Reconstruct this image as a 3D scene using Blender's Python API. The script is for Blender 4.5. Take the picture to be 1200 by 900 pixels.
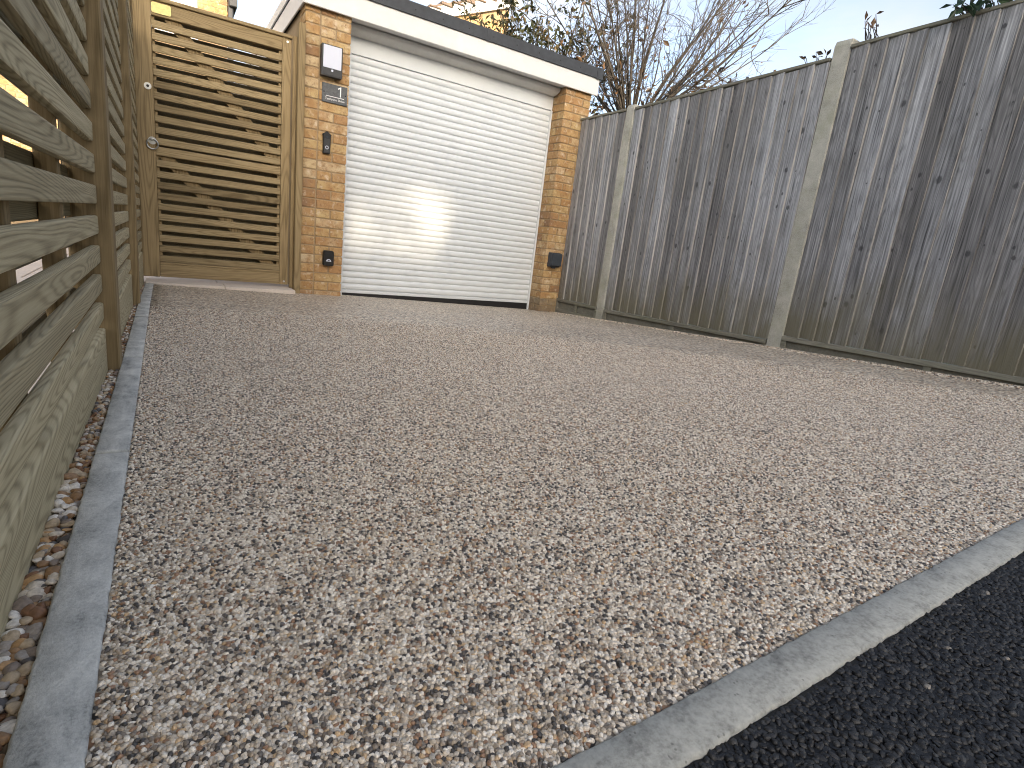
import bpy, bmesh, math, random
import numpy as np
from mathutils import Vector, Matrix, Euler, noise as mnoise

R = math.radians
for o in list(bpy.data.objects):
    bpy.data.objects.remove(o)
scene = bpy.context.scene
C = scene.collection
random.seed(7)
RNG = np.random.default_rng(7)

# ------------------------------------------------------------------ camera
CAM_Z = 0.62
def cam_axes(pitch, roll, yaw):
    cy, sy, cp, sp, cr, sr = math.cos(yaw), math.sin(yaw), math.cos(pitch), math.sin(pitch), math.cos(roll), math.sin(roll)
    fw = Vector((sy * cp, cy * cp, -sp)); rt = Vector((cy, -sy, 0)); up = rt.cross(fw)
    return cr * rt + sr * up, -sr * rt + cr * up, fw
rt, up, fw = cam_axes(R(13.8425), R(6.833), R(32.87))
cam = bpy.data.cameras.new('camera')
cam.sensor_width = 36.0
cam.lens = 644.27 / 1200 * 36
cam.clip_start = 0.02
cam.clip_end = 2000
cam_o = bpy.data.objects.new('camera', cam)
C.objects.link(cam_o)
cam_o.matrix_world = Matrix(((rt.x, up.x, -fw.x, 0), (rt.y, up.y, -fw.y, 0), (rt.z, up.z, -fw.z, CAM_Z), (0, 0, 0, 1)))
scene.camera = cam_o

# ------------------------------------------------------------------ sky, sun, exposure
SUN_EL, SUN_ROT = R(13), R(180 + 12)
world = bpy.data.worlds.new('World')
scene.world = world
world.use_nodes = True
wn, wl = world.node_tree.nodes, world.node_tree.links
wn.clear()
w_out = wn.new('ShaderNodeOutputWorld'); w_bg = wn.new('ShaderNodeBackground')
sky = wn.new('ShaderNodeTexSky')
sky.sky_type = 'NISHITA'; sky.sun_disc = False
sky.sun_elevation = SUN_EL; sky.sun_rotation = SUN_ROT
sky.air_density = 0.75; sky.dust_density = 3.5; sky.ozone_density = 1.0
# thin high cloud, the same all over the sky
w_tc = wn.new('ShaderNodeTexCoord'); w_map = wn.new('ShaderNodeMapping'); w_map.inputs['Scale'].default_value = (1.2, 1.2, 3.5)
w_no = wn.new('ShaderNodeTexNoise'); w_no.inputs['Scale'].default_value = 2.2; w_no.inputs['Detail'].default_value = 7; w_no.inputs['Roughness'].default_value = 0.62
w_ra = wn.new('ShaderNodeValToRGB')
w_ra.color_ramp.elements[0].position = 0.30; w_ra.color_ramp.elements[0].color = (.10, .10, .10, 1)
w_ra.color_ramp.elements[1].position = 0.72; w_ra.color_ramp.elements[1].color = (.62, .62, .62, 1)
w_bw = wn.new('ShaderNodeRGBToBW'); w_cl = wn.new('ShaderNodeMix'); w_cl.data_type = 'RGBA'; w_cl.blend_type = 'MULTIPLY'
w_cl.inputs['Factor'].default_value = 1.0; w_cl.inputs['B'].default_value = (1.36, 1.28, 1.16, 1)
w_mix = wn.new('ShaderNodeMix'); w_mix.data_type = 'RGBA'
wl.new(w_tc.outputs['Generated'], w_map.inputs['Vector']); wl.new(w_map.outputs['Vector'], w_no.inputs['Vector'])
wl.new(w_no.outputs['Fac'], w_ra.inputs['Fac']); wl.new(w_ra.outputs['Color'], w_mix.inputs['Factor'])
wl.new(sky.outputs['Color'], w_bw.inputs[0]); wl.new(w_bw.outputs[0], w_cl.inputs['A'])
wl.new(sky.outputs['Color'], w_mix.inputs['A']); wl.new(w_cl.outputs['Result'], w_mix.inputs['B'])
wl.new(w_mix.outputs['Result'], w_bg.inputs['Color'])
w_bg.inputs['Strength'].default_value = 0.15
wl.new(w_bg.outputs['Background'], w_out.inputs['Surface'])

sun = bpy.data.lights.new('sun', 'SUN')
sun.energy = 2.2; sun.angle = R(0.6); sun.color = (1.0, .80, .56)
sun_o = bpy.data.objects.new('sun', sun); C.objects.link(sun_o)
sd = Vector((math.sin(SUN_ROT) * math.cos(SUN_EL), math.cos(SUN_ROT) * math.cos(SUN_EL), math.sin(SUN_EL)))
sun_o.rotation_euler = (-sd).to_track_quat('-Z', 'Y').to_euler()
sun_o.location = sd * 30

scene.view_settings.view_transform = 'Standard'
scene.view_settings.look = 'None'
scene.view_settings.exposure = 1.75
scene.view_settings.gamma = 1.0
scene.cycles.filter_width = 1.05
scene.cycles.max_bounces = 6
scene.cycles.diffuse_bounces = 3
scene.cycles.glossy_bounces = 2
scene.cycles.transmission_bounces = 2
scene.view_settings.use_curve_mapping = False

# ------------------------------------------------------------------ helpers: scene
def tag(o, label=None, cat=None, group=None, kind=None):
    if label: o['label'] = label
    if cat: o['category'] = cat
    if group: o['group'] = group
    if kind: o['kind'] = kind
    return o
def empty(name, loc=(0, 0, 0)):
    o = bpy.data.objects.new(name, None); C.objects.link(o); o.location = loc
    o.empty_display_size = .05
    return o
def add(name, me, mat=None, parent=None, loc=(0, 0, 0), rot=(0, 0, 0), scale=(1, 1, 1)):
    o = bpy.data.objects.new(name, me); C.objects.link(o)
    if mat is not None and len(me.materials) == 0: me.materials.append(mat)
    o.location = loc; o.rotation_euler = rot; o.scale = scale
    if parent is not None: o.parent = parent
    return o
def from_bm(bm, name, smooth=False):
    me = bpy.data.meshes.new(name)
    bm.normal_update(); bm.to_mesh(me); bm.free()
    if smooth:
        for p in me.polygons: p.use_smooth = True
    return me
def box_into(bm, x0, x1, y0, y1, z0, z1):
    m = Matrix.Translation(((x0 + x1) / 2, (y0 + y1) / 2, (z0 + z1) / 2)) @ Matrix.Diagonal((x1 - x0, y1 - y0, z1 - z0, 1))
    return bmesh.ops.create_cube(bm, size=1, matrix=m)['verts']
def box(name, x0, x1, y0, y1, z0, z1, bevel=0.0, seg=1):
    """box mesh in absolute coordinates"""
    bm = bmesh.new(); box_into(bm, x0, x1, y0, y1, z0, z1)
    if bevel: bmesh.ops.bevel(bm, geom=bm.edges[:], offset=bevel, segments=seg, affect='EDGES', profile=.6)
    return from_bm(bm, name, smooth=False)
def cbox(name, sx, sy, sz, bevel=0.0, seg=1):
    return box(name, -sx / 2, sx / 2, -sy / 2, sy / 2, -sz / 2, sz / 2, bevel, seg)
def part(name, mat, parent, x0, x1, y0, y1, z0, z1, bevel=0.003, seg=1):
    """a bevelled box child whose origin sits at its centre (parents are never rotated)"""
    me = cbox(name, x1 - x0, y1 - y0, z1 - z0, bevel, seg)
    p = parent.location if parent is not None else Vector((0, 0, 0))
    q = parent
    off = Vector((0, 0, 0))
    while q is not None:
        off += q.location; q = q.parent
    return add(name, me, mat, parent, Vector(((x0 + x1) / 2, (y0 + y1) / 2, (z0 + z1) / 2)) - off)
def extrude_poly(pts, axis, a, b):
    """closed polygon (2D) extruded along an axis; axis 'x': pts=(y,z), 'y': pts=(x,z), 'z': pts=(x,y)"""
    bm = bmesh.new()
    def P(p, t):
        return {'x': (t, p[0], p[1]), 'y': (p[0], t, p[1]), 'z': (p[0], p[1], t)}[axis]
    v0 = [bm.verts.new(P(p, a)) for p in pts]; v1 = [bm.verts.new(P(p, b)) for p in pts]
    n = len(pts)
    for i in range(n): bm.faces.new((v0[i], v0[(i + 1) % n], v1[(i + 1) % n], v1[i]))
    bm.faces.new(v0[::-1]); bm.faces.new(v1)
    bmesh.ops.recalc_face_normals(bm, faces=bm.faces[:])
    return bm
def tube_into(bm, pts, rads, sides=5):
    rings = []
    for i, p in enumerate(pts):
        d = (pts[min(i + 1, len(pts) - 1)] - pts[max(i - 1, 0)]).normalized()
        u = d.orthogonal().normalized(); v = d.cross(u)
        rings.append([bm.verts.new(p + (u * math.cos(2 * math.pi * k / sides) + v * math.sin(2 * math.pi * k / sides)) * rads[i]) for k in range(sides)])
    for a, b in zip(rings, rings[1:]):
        for k in range(sides): bm.faces.new((a[k], a[(k + 1) % sides], b[(k + 1) % sides], b[k]))
    bm.faces.new(rings[-1])
def cyl_mesh(name, r, axis, a, b, sides=20, c=(0, 0)):
    pts = [(c[0] + r * math.cos(2 * math.pi * k / sides), c[1] + r * math.sin(2 * math.pi * k / sides)) for k in range(sides)]
    return from_bm(extrude_poly(pts, axis, a, b), name)

# ------------------------------------------------------------------ helpers: materials
class NT:
    def __init__(s, name):
        s.m = bpy.data.materials.new(name); s.m.use_nodes = True
        s.t = s.m.node_tree; s.n = s.t.nodes; s.l = s.t.links
        s.n.clear()
        s.out = s.n.new('ShaderNodeOutputMaterial'); s.b = s.n.new('ShaderNodeBsdfPrincipled')
        s.l.new(s.b.outputs[0], s.out.inputs[0])
    def new(s, t, **kw):
        n = s.n.new(t)
        for k, v in kw.items():
            if hasattr(n, k): setattr(n, k, v)
            else: n.inputs[k].default_value = v
        return n
    def link(s, a, b): s.l.new(a, b)
    def val(s, x):
        return x
    def math(s, op, a, b=None, clamp=False):
        n = s.n.new('ShaderNodeMath'); n.operation = op; n.use_clamp = clamp
        for i, x in enumerate((a, b)):
            if x is None: continue
            if isinstance(x, (int, float)): n.inputs[i].default_value = x
            else: s.l.new(x, n.inputs[i])
        return n.outputs[0]
    def ramp(s, fac, stops, interp='LINEAR'):
        n = s.n.new('ShaderNodeValToRGB'); n.color_ramp.interpolation = interp
        el = n.color_ramp.elements
        while len(el) < len(stops): el.new(.5)
        for e, (p, c) in zip(el, stops):
            e.position = p; e.color = (*c, 1) if len(c) == 3 else c
        s.l.new(fac, n.inputs[0]); return n.outputs[0]
    def mix(s, fac, a, b, mode='MIX'):
        n = s.n.new('ShaderNodeMix'); n.data_type = 'RGBA'; n.blend_type = mode
        for key, x in (('Factor', fac), ('A', a), ('B', b)):
            if isinstance(x, (int, float)): n.inputs[key].default_value = x
            elif isinstance(x, tuple): n.inputs[key].default_value = (*x, 1)
            else: s.l.new(x, n.inputs[key])
        return n.outputs['Result']
    def obj_coords(s, seed_scale=(17, 31, 53), scale=(1, 1, 1), use_random=True):
        tc = s.n.new('ShaderNodeTexCoord'); v = tc.outputs['Object']
        if use_random:
            oi = s.n.new('ShaderNodeObjectInfo')
            cx = s.n.new('ShaderNodeCombineXYZ')
            for i, k in enumerate(seed_scale): s.l.new(s.math('MULTIPLY', oi.outputs['Random'], k), cx.inputs[i])
            ad = s.n.new('ShaderNodeVectorMath'); ad.operation = 'ADD'
            s.l.new(v, ad.inputs[0]); s.l.new(cx.outputs[0], ad.inputs[1]); v = ad.outputs[0]
        mp = s.n.new('ShaderNodeMapping'); mp.inputs['Scale'].default_value = scale
        s.l.new(v, mp.inputs['Vector']); return mp.outputs[0]
    def geo_pos(s, scale=(1, 1, 1)):
        g = s.n.new('ShaderNodeNewGeometry')
        mp = s.n.new('ShaderNodeMapping'); mp.inputs['Scale'].default_value = scale
        s.l.new(g.outputs['Position'], mp.inputs['Vector']); return mp.outputs[0]
    def noise(s, vec, scale, detail=3, rough=.5, dist=0.0):
        n = s.n.new('ShaderNodeTexNoise'); n.inputs['Scale'].default_value = scale; n.inputs['Detail'].default_value = detail
        n.inputs['Roughness'].default_value = rough; n.inputs['Distortion'].default_value = dist
        s.l.new(vec, n.inputs['Vector']); return n.outputs['Fac']
    def bump(s, h, strength=.3, dist=.002):
        n = s.n.new('ShaderNodeBump'); n.inputs['Strength'].default_value = strength; n.inputs['Distance'].default_value = dist
        s.l.new(h, n.inputs['Height']); s.l.new(n.outputs[0], s.b.inputs['Normal'])
    def done(s, col, rough=.7, spec=.3):
        if isinstance(col, tuple): s.b.inputs['Base Color'].default_value = (*col, 1)
        else: s.l.new(col, s.b.inputs['Base Color'])
        if isinstance(rough, (int, float)): s.b.inputs['Roughness'].default_value = rough
        else: s.l.new(rough, s.b.inputs['Roughness'])
        s.b.inputs['Specular IOR Level'].default_value = spec
        return s.m
def rnd_out(m):
    return m.n.new('ShaderNodeObjectInfo').outputs['Random']

def plain(name, col, rough=.5, var=.12, scale=30, spec=.4, metal=0.0, bump=.1):
    m = NT(name); p = m.geo_pos()
    n = m.noise(p, scale, 4, .6)
    c2 = tuple(max(0, c * (1 - var * 2)) for c in col); c1 = tuple(min(1, c * (1 + var)) for c in col)
    m.bump(m.noise(p, scale * 8, 3), bump, .001)
    m.b.inputs['Metallic'].default_value = metal
    return m.done(m.ramp(n, ((.25, c2), (.75, c1))), rough, spec)

def wood(name, axis, dark, mid, light, contour=26, knots=True, tint=.25, worn=None, bumpk=.35, rough=.8, streak=.5, ring=.42, rows=False, field_scale=9, algae=None, fib=190):
    """sawn softwood: contour-line grain of a stretched noise field, fibre streaks, knots"""
    m = NT(name); ai = 'xyz'.index(axis)
    st = [1, 1, 1]; st[ai] = .075
    v = m.obj_coords(scale=tuple(st))
    field = m.noise(v, field_scale, 2.2, .35, .25)
    rings = m.math('SINE', m.math('MULTIPLY', field, contour * 6.283))
    rings = m.math('ADD', m.math('MULTIPLY', rings, .5), .5)
    rings = m.math('SUBTRACT', 1.0, m.math('POWER', rings, 2.2))
    st2 = [1, 1, 1]; st2[ai] = .02
    v2 = m.obj_coords(scale=tuple(st2), seed_scale=(7, 13, 3))
    fibre = m.noise(v2, fib, 4, .7)
    blot = m.noise(m.obj_coords(scale=tuple(st)), 6, 4, .6)
    f = m.math('ADD', m.math('MULTIPLY', rings, ring), m.math('MULTIPLY', fibre, streak))
    f = m.math('ADD', f, m.math('MULTIPLY', blot, .45))
    f = m.math('SUBTRACT', f, .28 + max(0, streak - .5) * .5 - max(0, .42 - ring) * .5)
    col = m.ramp(f, ((.08, dark), (.5, mid), (.95, light)))
    r = rnd_out(m)
    lo = tuple(1 - tint * k for k in (1, 1.05, 1.1)); hi = (1.0 + tint * .35,) * 3
    col = m.mix(1.0, col, m.ramp(r, ((0, lo), (1, hi))), 'MULTIPLY')
    if rows:
        # boards sawn side by side from one log: knots at nearly the same heights
        oi = m.new('ShaderNodeObjectInfo'); tc = m.new('ShaderNodeTexCoord')
        sx = m.new('ShaderNodeSeparateXYZ'); m.link(tc.outputs['Object'], sx.inputs[0])
        sl = m.new('ShaderNodeSeparateXYZ'); m.link(oi.outputs['Location'], sl.inputs[0])
        zz = m.math('ADD', sx.outputs[2], m.math('MULTIPLY', oi.outputs['Random'], .05))
        zz = m.math('ADD', zz, m.math('MULTIPLY', m.math('FLOOR', m.math('DIVIDE', sl.outputs[1], .9)), .31))
        total = None
        for q, (den, prob) in enumerate(((4.2, .42), (2.3, .30))):
            vo = m.new('ShaderNodeTexVoronoi'); vo.voronoi_dimensions = '1D'; vo.inputs['Scale'].default_value = den
            m.link(m.math('ADD', zz, q * 3.7), vo.inputs['W'])
            dz = m.math('DIVIDE', vo.outputs['Distance'], den)
            cell = m.math('ADD', m.math('MULTIPLY', vo.outputs['W'], 7.7), m.math('MULTIPLY', oi.outputs['Random'], 57.0))
            wn_ = m.new('ShaderNodeTexWhiteNoise'); wn_.noise_dimensions = '1D'; m.link(cell, wn_.inputs['W'])
            sc = m.new('ShaderNodeSeparateColor'); m.link(wn_.outputs['Color'], sc.inputs[0])
            yc = m.math('MULTIPLY', m.math('SUBTRACT', sc.outputs[0], .5), .085)
            dy = m.math('SUBTRACT', sx.outputs[1], yc)
            wob = m.math('MULTIPLY', m.math('SUBTRACT', m.noise(m.geo_pos(), 60, 2), .5), .012)
            d = m.math('ADD', m.math('SQRT', m.math('ADD', m.math('MULTIPLY', dy, dy), m.math('MULTIPLY', m.math('MULTIPLY', dz, dz), .55))), wob)
            rad = m.math('ADD', .0025, m.math('MULTIPLY', m.math('MULTIPLY', sc.outputs[1], sc.outputs[1]), .0085))
            k = m.math('SUBTRACT', 1.0, m.math('DIVIDE', d, m.math('MULTIPLY', rad, 1.9)), True)
            k = m.math('MULTIPLY', m.math('MULTIPLY', k, 2.0, True), m.math('LESS_THAN', sc.outputs[2], prob))
            total = k if total is None else m.math('MAXIMUM', total, k)
        col = m.mix(m.math('MULTIPLY', total, .75), col, tuple(c * .5 for c in dark))
    elif knots:
        sk = [1, 1, 1]; sk[ai] = .55
        vk = m.obj_coords(scale=tuple(sk), seed_scale=(23, 41, 11))
        vo = m.new('ShaderNodeTexVoronoi'); vo.inputs['Scale'].default_value = knots
        m.link(vk, vo.inputs['Vector'])
        sp = m.new('ShaderNodeSeparateColor'); m.link(vo.outputs['Color'], sp.inputs[0])
        rad = m.math('MULTIPLY', sp.outputs[0], .09)
        soft = m.math('SUBTRACT', 1.0, m.math('DIVIDE', vo.outputs['Distance'], m.math('ADD', rad, .03)), clamp=True)
        soft = m.math('MULTIPLY', soft, 1.2, clamp=True)
        col = m.mix(m.math('MULTIPLY', soft, .8), col, tuple(c * .6 for c in dark))
    if worn:
        col = m.mix(m.math('MULTIPLY', m.math('SUBTRACT', m.noise(m.geo_pos(), 3.1, 5, .65), .45, True), 1.8, True), col, worn)
    if algae:
        # splash and algae growing up from the foot of the boards
        tz = m.new('ShaderNodeTexCoord'); sz = m.new('ShaderNodeSeparateXYZ'); m.link(tz.outputs['Object'], sz.inputs[0])
        up_ = m.math('ADD', sz.outputs[2], m.math('MULTIPLY', m.math('SUBTRACT', m.noise(m.geo_pos((1, 1, .35)), 7, 4, .6), .5), .9))
        col = m.mix(m.ramp(up_, ((.0, (.85, .85, .85)), (.42, (.0, .0, .0)))), col, algae)
    m.bump(m.math('ADD', m.math('MULTIPLY', rings, .6), m.math('MULTIPLY', fibre, .8)), bumpk, .0012)
    return m.done(col, rough, .25)

M = {}
M['fence_slat'] = wood('fence_slat', 'y', (.16, .132, .076), (.43, .37, .235), (.61, .54, .375), contour=60, knots=1.6, tint=.24, ring=.22, streak=.75, field_scale=8)
M['slat_shaded'] = wood('slat_shaded', 'y', (.10, .085, .052), (.23, .20, .128), (.34, .30, .20), contour=60, knots=1.6, ring=.2, streak=.8)  # darker copy of the slat wood; shade behind the slats put into colour
M['fence_post'] = wood('fence_post', 'z', (.10, .07, .032), (.26, .19, .098), (.40, .305, .175), contour=18, knots=False, tint=.15, ring=.2, streak=.85)
M['gate_slat'] = wood('gate_slat', 'x', (.15, .108, .053), (.34, .26, .142), (.47, .38, .225), contour=26, knots=1.5, tint=.25, ring=.2, streak=.75)
M['gate_frame'] = wood('gate_frame', 'z', (.14, .10, .048), (.33, .245, .13), (.45, .36, .21), contour=18, knots=False, tint=.12, ring=.2, streak=.7)
M['gate_rail'] = wood('gate_rail', 'x', (.14, .10, .048), (.34, .255, .137), (.46, .37, .215), contour=22, knots=1.2, tint=.12, ring=.2, streak=.7)
M['grey_board'] = wood('grey_board', 'z', (.085, .087, .092), (.385, .39, .40), (.80, .805, .81), contour=16, rows=True, tint=.46, worn=(.17, .165, .15), bumpk=.7, rough=.9, streak=1.5, ring=.14, field_scale=16, algae=(.175, .16, .105), fib=85)
M['board_edge'] = wood('board_edge', 'z', (.18, .178, .17), (.40, .395, .38), (.58, .575, .55), contour=4, knots=False, tint=.3, rough=.9, algae=(.25, .24, .19))
M['grey_rail'] = wood('grey_rail', 'y', (.10, .096, .078), (.25, .24, .195), (.39, .375, .31), contour=18, knots=3, tint=.1, worn=(.17, .185, .11), ring=.12, streak=.8)
M['dark_wood'] = wood('dark_wood', 'z', (.012, .009, .006), (.03, .022, .014), (.05, .037, .024), contour=9, knots=False, tint=.2)

def concrete(name, col, speck=.35, scale=90, moss=None, rough=.9, blotch=9):
    m = NT(name); p = m.geo_pos()
    a = m.noise(p, blotch, 5, .65); b = m.noise(p, scale, 4, .7)
    f = m.math('ADD', m.math('MULTIPLY', a, .5), m.math('MULTIPLY', b, .5))
    c = m.ramp(f, ((.3, tuple(x * (1 - speck) for x in col)), (.5, col), (.7, tuple(min(1, x * (1 + speck * .7)) for x in col))))
    vo = m.new('ShaderNodeTexVoronoi'); vo.inputs['Scale'].default_value = 130; m.link(p, vo.inputs['Vector'])
    pit = m.math('LESS_THAN', vo.outputs['Distance'], .16)
    pit = m.math('MULTIPLY', pit, m.math('GREATER_THAN', m.noise(p, 23, 2), .55))
    c = m.mix(m.math('MULTIPLY', pit, .6), c, tuple(x * .35 for x in col))
    if moss: c = m.mix(m.math('MULTIPLY', m.math('SUBTRACT', m.noise(p, 6, 5, .7), .45, True), 2.5, True), c, moss)
    m.bump(m.math('SUBTRACT', b, m.math('MULTIPLY', pit, .8)), .45, .0015)
    return m.done(c, rough, .25)
M['post_concrete'] = concrete('post_concrete', (.43, .42, .365), .5, 170, moss=(.33, .335, .24))
M['kerb'] = concrete('kerb', (.40, .395, .355), .55, 170, rough=.85, blotch=34)
M['mortar'] = concrete('mortar', (.34, .25, .15), .3, 120)
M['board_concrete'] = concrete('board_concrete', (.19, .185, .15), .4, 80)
M['paving'] = concrete('paving', (.68, .60, .52), .15, 60, blotch=5)
M['earth'] = concrete('earth', (.07, .055, .04), .4, 60)
M['garden'] = concrete('garden', (.07, .09, .035), .4, 8)
M['roadtar'] = concrete('roadtar', (.05, .05, .052), .4, 120)

def slate_mat():
    m = NT('edging'); v = m.obj_coords(scale=(1, .35, 1))
    a = m.noise(v, 30, 6, .7, .6); b = m.noise(m.geo_pos(), 260, 4, .7); g = m.noise(m.geo_pos(), 14, 4, .6)
    f = m.math('ADD', m.math('MULTIPLY', a, .45), m.math('MULTIPLY', b, .25)); f = m.math('ADD', f, m.math('MULTIPLY', g, .3))
    c = m.ramp(f, ((.35, (.17, .172, .162)), (.45, (.43, .43, .405)), (.55, (.60, .595, .555)), (.66, (.78, .77, .71))))
    c = m.mix(m.math('MULTIPLY', m.math('SUBTRACT', m.noise(m.geo_pos(), 45, 4, .7), .6, True), 3, True), c, (.07, .075, .07))
    m.bump(m.math('ADD', a, m.math('MULTIPLY', b, .6)), .6, .003)
    return m.done(c, .75, .35)
M['edging'] = slate_mat()

STONE = ((0.0, (.068, .062, .057)), (.10, (.25, .21, .168)), (.18, (.345, .21, .127)), (.25, (.46, .385, .30)), (.37, (.645, .56, .447)), (.52, (.83, .75, .635)),
         (.68, (.515, .47, .398)), (.77, (.92, .86, .755)), (.91, (.625, .45, .27)), (.95, (.135, .12, .108)))
PEB = ((0.0, (.46, .36, .24)), (.14, (.30, .18, .09)), (.27, (.62, .55, .45)), (.38, (.22, .115, .06)), (.50, (.36, .32, .28)), (.62, (.46, .28, .13)),
       (.72, (.11, .10, .095)), (.82, (.74, .70, .63)), (.92, (.25, .20, .16)))
TAR = ((0.0, (.010, .010, .011)), (.45, (.017, .017, .0185)), (.75, (.028, .028, .030)), (.92, (.05, .049, .048)), (.993, (.30, .27, .23)))
def stone_mat(name, stops, rough, spec, instanced=True, grain=400, coat=0.0):
    m = NT(name)
    if instanced:
        a = m.new('ShaderNodeAttribute'); a.attribute_type = 'INSTANCER'; a.attribute_name = 'rnd'; f = a.outputs['Fac']
    else: f = rnd_out(m)
    c = m.ramp(f, stops, 'CONSTANT')
    n = m.noise(m.geo_pos(), grain, 3, .6)
    c = m.mix(1.0, c, m.ramp(n, ((.25, (.62, .6, .58)), (.75, (1.22, 1.2, 1.18)))), 'MULTIPLY')
    m.bump(n, .25, .0006)
    if coat: m.b.inputs['Coat Weight'].default_value = coat; m.b.inputs['Coat Roughness'].default_value = .25
    return m.done(c, rough, spec)
M['resin_stone'] = stone_mat('resin_stone', STONE, .42, .5, coat=.12)
M['pebble_i'] = stone_mat('pebble_scatter', PEB, .5, .4, grain=200)
M['pebble'] = stone_mat('pebble', PEB, .5, .4, instanced=False, grain=200)
M['tar_chip'] = stone_mat('tar_chip', TAR, .5, .45)

def resin_sheet():
    """the same stones where they are too small to build: cells of the same size and colours"""
    m = NT('resin_sheet'); p = m.geo_pos()
    vo = m.new('ShaderNodeTexVoronoi'); vo.inputs['Scale'].default_value = 105; m.link(p, vo.inputs['Vector'])
    sp = m.new('ShaderNodeSeparateColor'); m.link(vo.outputs['Color'], sp.inputs[0])
    c = m.ramp(sp.outputs[0], STONE, 'CONSTANT')
    edge = m.ramp(vo.outputs['Distance'], ((.3, (1.10, 1.09, 1.08)), (.85, (.66, .64, .62))))
    c = m.mix(1.0, c, edge, 'MULTIPLY')
    big = m.noise(p, 1.3, 5, .6)
    c = m.mix(1.0, c, m.ramp(big, ((.3, (.90, .89, .88)), (.7, (1.08, 1.08, 1.08)))), 'MULTIPLY')
    m.bump(m.math('SUBTRACT', 1.0, vo.outputs['Distance']), .45, .002)
    return m.done(c, .5, .4)
M['resin_sheet'] = resin_sheet()

def brick_mat(name='brick', dirt=0.0):
    m = NT(name); r = rnd_out(m)
    base = m.ramp(r, ((0, (.48, .345, .17)), (.2, (.53, .385, .19)), (.4, (.45, .285, .13)), (.55, (.58, .45, .275)), (.68, (.48, .36, .20)), (.80, (.39, .215, .095)), (.88, (.58, .475, .31)), (.95, (.27, .165, .095))))
    v = m.obj_coords(seed_scale=(9, 27, 5))
    c = m.mix(m.ramp(m.noise(v, 9, 4, .6), ((.40, (0, 0, 0)), (.62, (.9, .9, .9)))), base, (.385, .22, .095))
    c = m.mix(m.ramp(m.noise(v, 40, 5, .7), ((.50, (0, 0, 0)), (.68, (.75, .75, .75)))), c, (.22, .125, .065))
    c = m.mix(m.ramp(m.noise(v, 22, 4, .6), ((.56, (0, 0, 0)), (.72, (.7, .7, .7)))), c, (.66, .56, .42))
    if dirt: c = m.mix(m.ramp(m.noise(v, 14, 5, .65), ((.3, (dirt,) * 3), (.7, (dirt * .55,) * 3))), c, (.15, .13, .10))
    m.bump(m.noise(v, 120, 5, .7), .6, .003)
    return m.done(c, .88, .2)
M['brick'] = brick_mat()
M['brick_dirty'] = brick_mat('brick_dirty', .85)

M['white_door'] = plain('white_door', (.645, .68, .705), .26, .015, 6, .5, bump=.01)
M['white_board'] = plain('white_board', (.70, .70, .69), .5, .03, 14, .4, bump=.05)
M['trim_dark'] = plain('trim_dark', (.040, .045, .054), .55, .15, 25, .4)
M['roof_felt'] = plain('roof_felt', (.06, .06, .062), .9, .2, 60)
M['rubber'] = plain('rubber', (.012, .012, .013), .6, .1, 40)
M['lamp_body'] = plain('lamp_body', (.035, .036, .038), .45, .1, 60)
M['lamp_panel'] = plain('lamp_panel', (.60, .63, .73), .3, .01, 10, .5, bump=.0)
M['slate'] = plain('slate', (.115, .12, .125), .6, .2, 45, .35)
M['lettering'] = plain('lettering', (.82, .82, .80), .6, .03, 60, bump=.0)
M['black_plastic'] = plain('black_plastic', (.014, .014, .015), .38, .1, 60)
M['grey_plastic'] = plain('grey_plastic', (.045, .055, .068), .45, .1, 60)
M['steel'] = plain('steel', (.55, .57, .57), .3, .08, 80, metal=1.0)
M['brass'] = plain('brass', (.85, .70, .26), .45, .12, 60, bump=.15)
M['bark'] = plain('bark', (.095, .085, .075), .9, .35, 22, .2, bump=.5)
M['twig'] = plain('twig', (.105, .094, .085), .9, .3, 10, .2, bump=.2)
M['tile'] = plain('tile', (.20, .15, .12), .85, .25, 9)
M['pane'] = plain('pane', (.05, .06, .07), .08, .05, 5, .6, bump=.0)

def leaf_mat(name, stops):
    m = NT(name)
    at = m.new('ShaderNodeAttribute'); at.attribute_name = 'tone'
    c = m.ramp(at.outputs['Fac'], stops)
    tr = m.new('ShaderNodeBsdfTranslucent'); m.link(c, tr.inputs['Color'])
    mx = m.new('ShaderNodeMixShader'); mx.inputs[0].default_value = .25
    m.done(c, .45, .4)
    m.link(m.b.outputs[0], mx.inputs[1]); m.link(tr.outputs[0], mx.inputs[2]); m.link(mx.outputs[0], m.out.inputs[0])
    return m.m
M['leaf_green'] = leaf_mat('leaf_green', ((0, (.022, .028, .012)), (.45, (.055, .065, .024)), (.75, (.10, .085, .035)), (1, (.17, .10, .04))))
M['leaf_dry'] = leaf_mat('leaf_dry', ((0, (.045, .034, .024)), (.5, (.11, .066, .036)), (1, (.22, .125, .06))))
M['leaf_bright'] = leaf_mat('leaf_bright', ((0, (.014, .035, .02)), (.6, (.03, .065, .034)), (1, (.06, .10, .045))))

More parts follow.
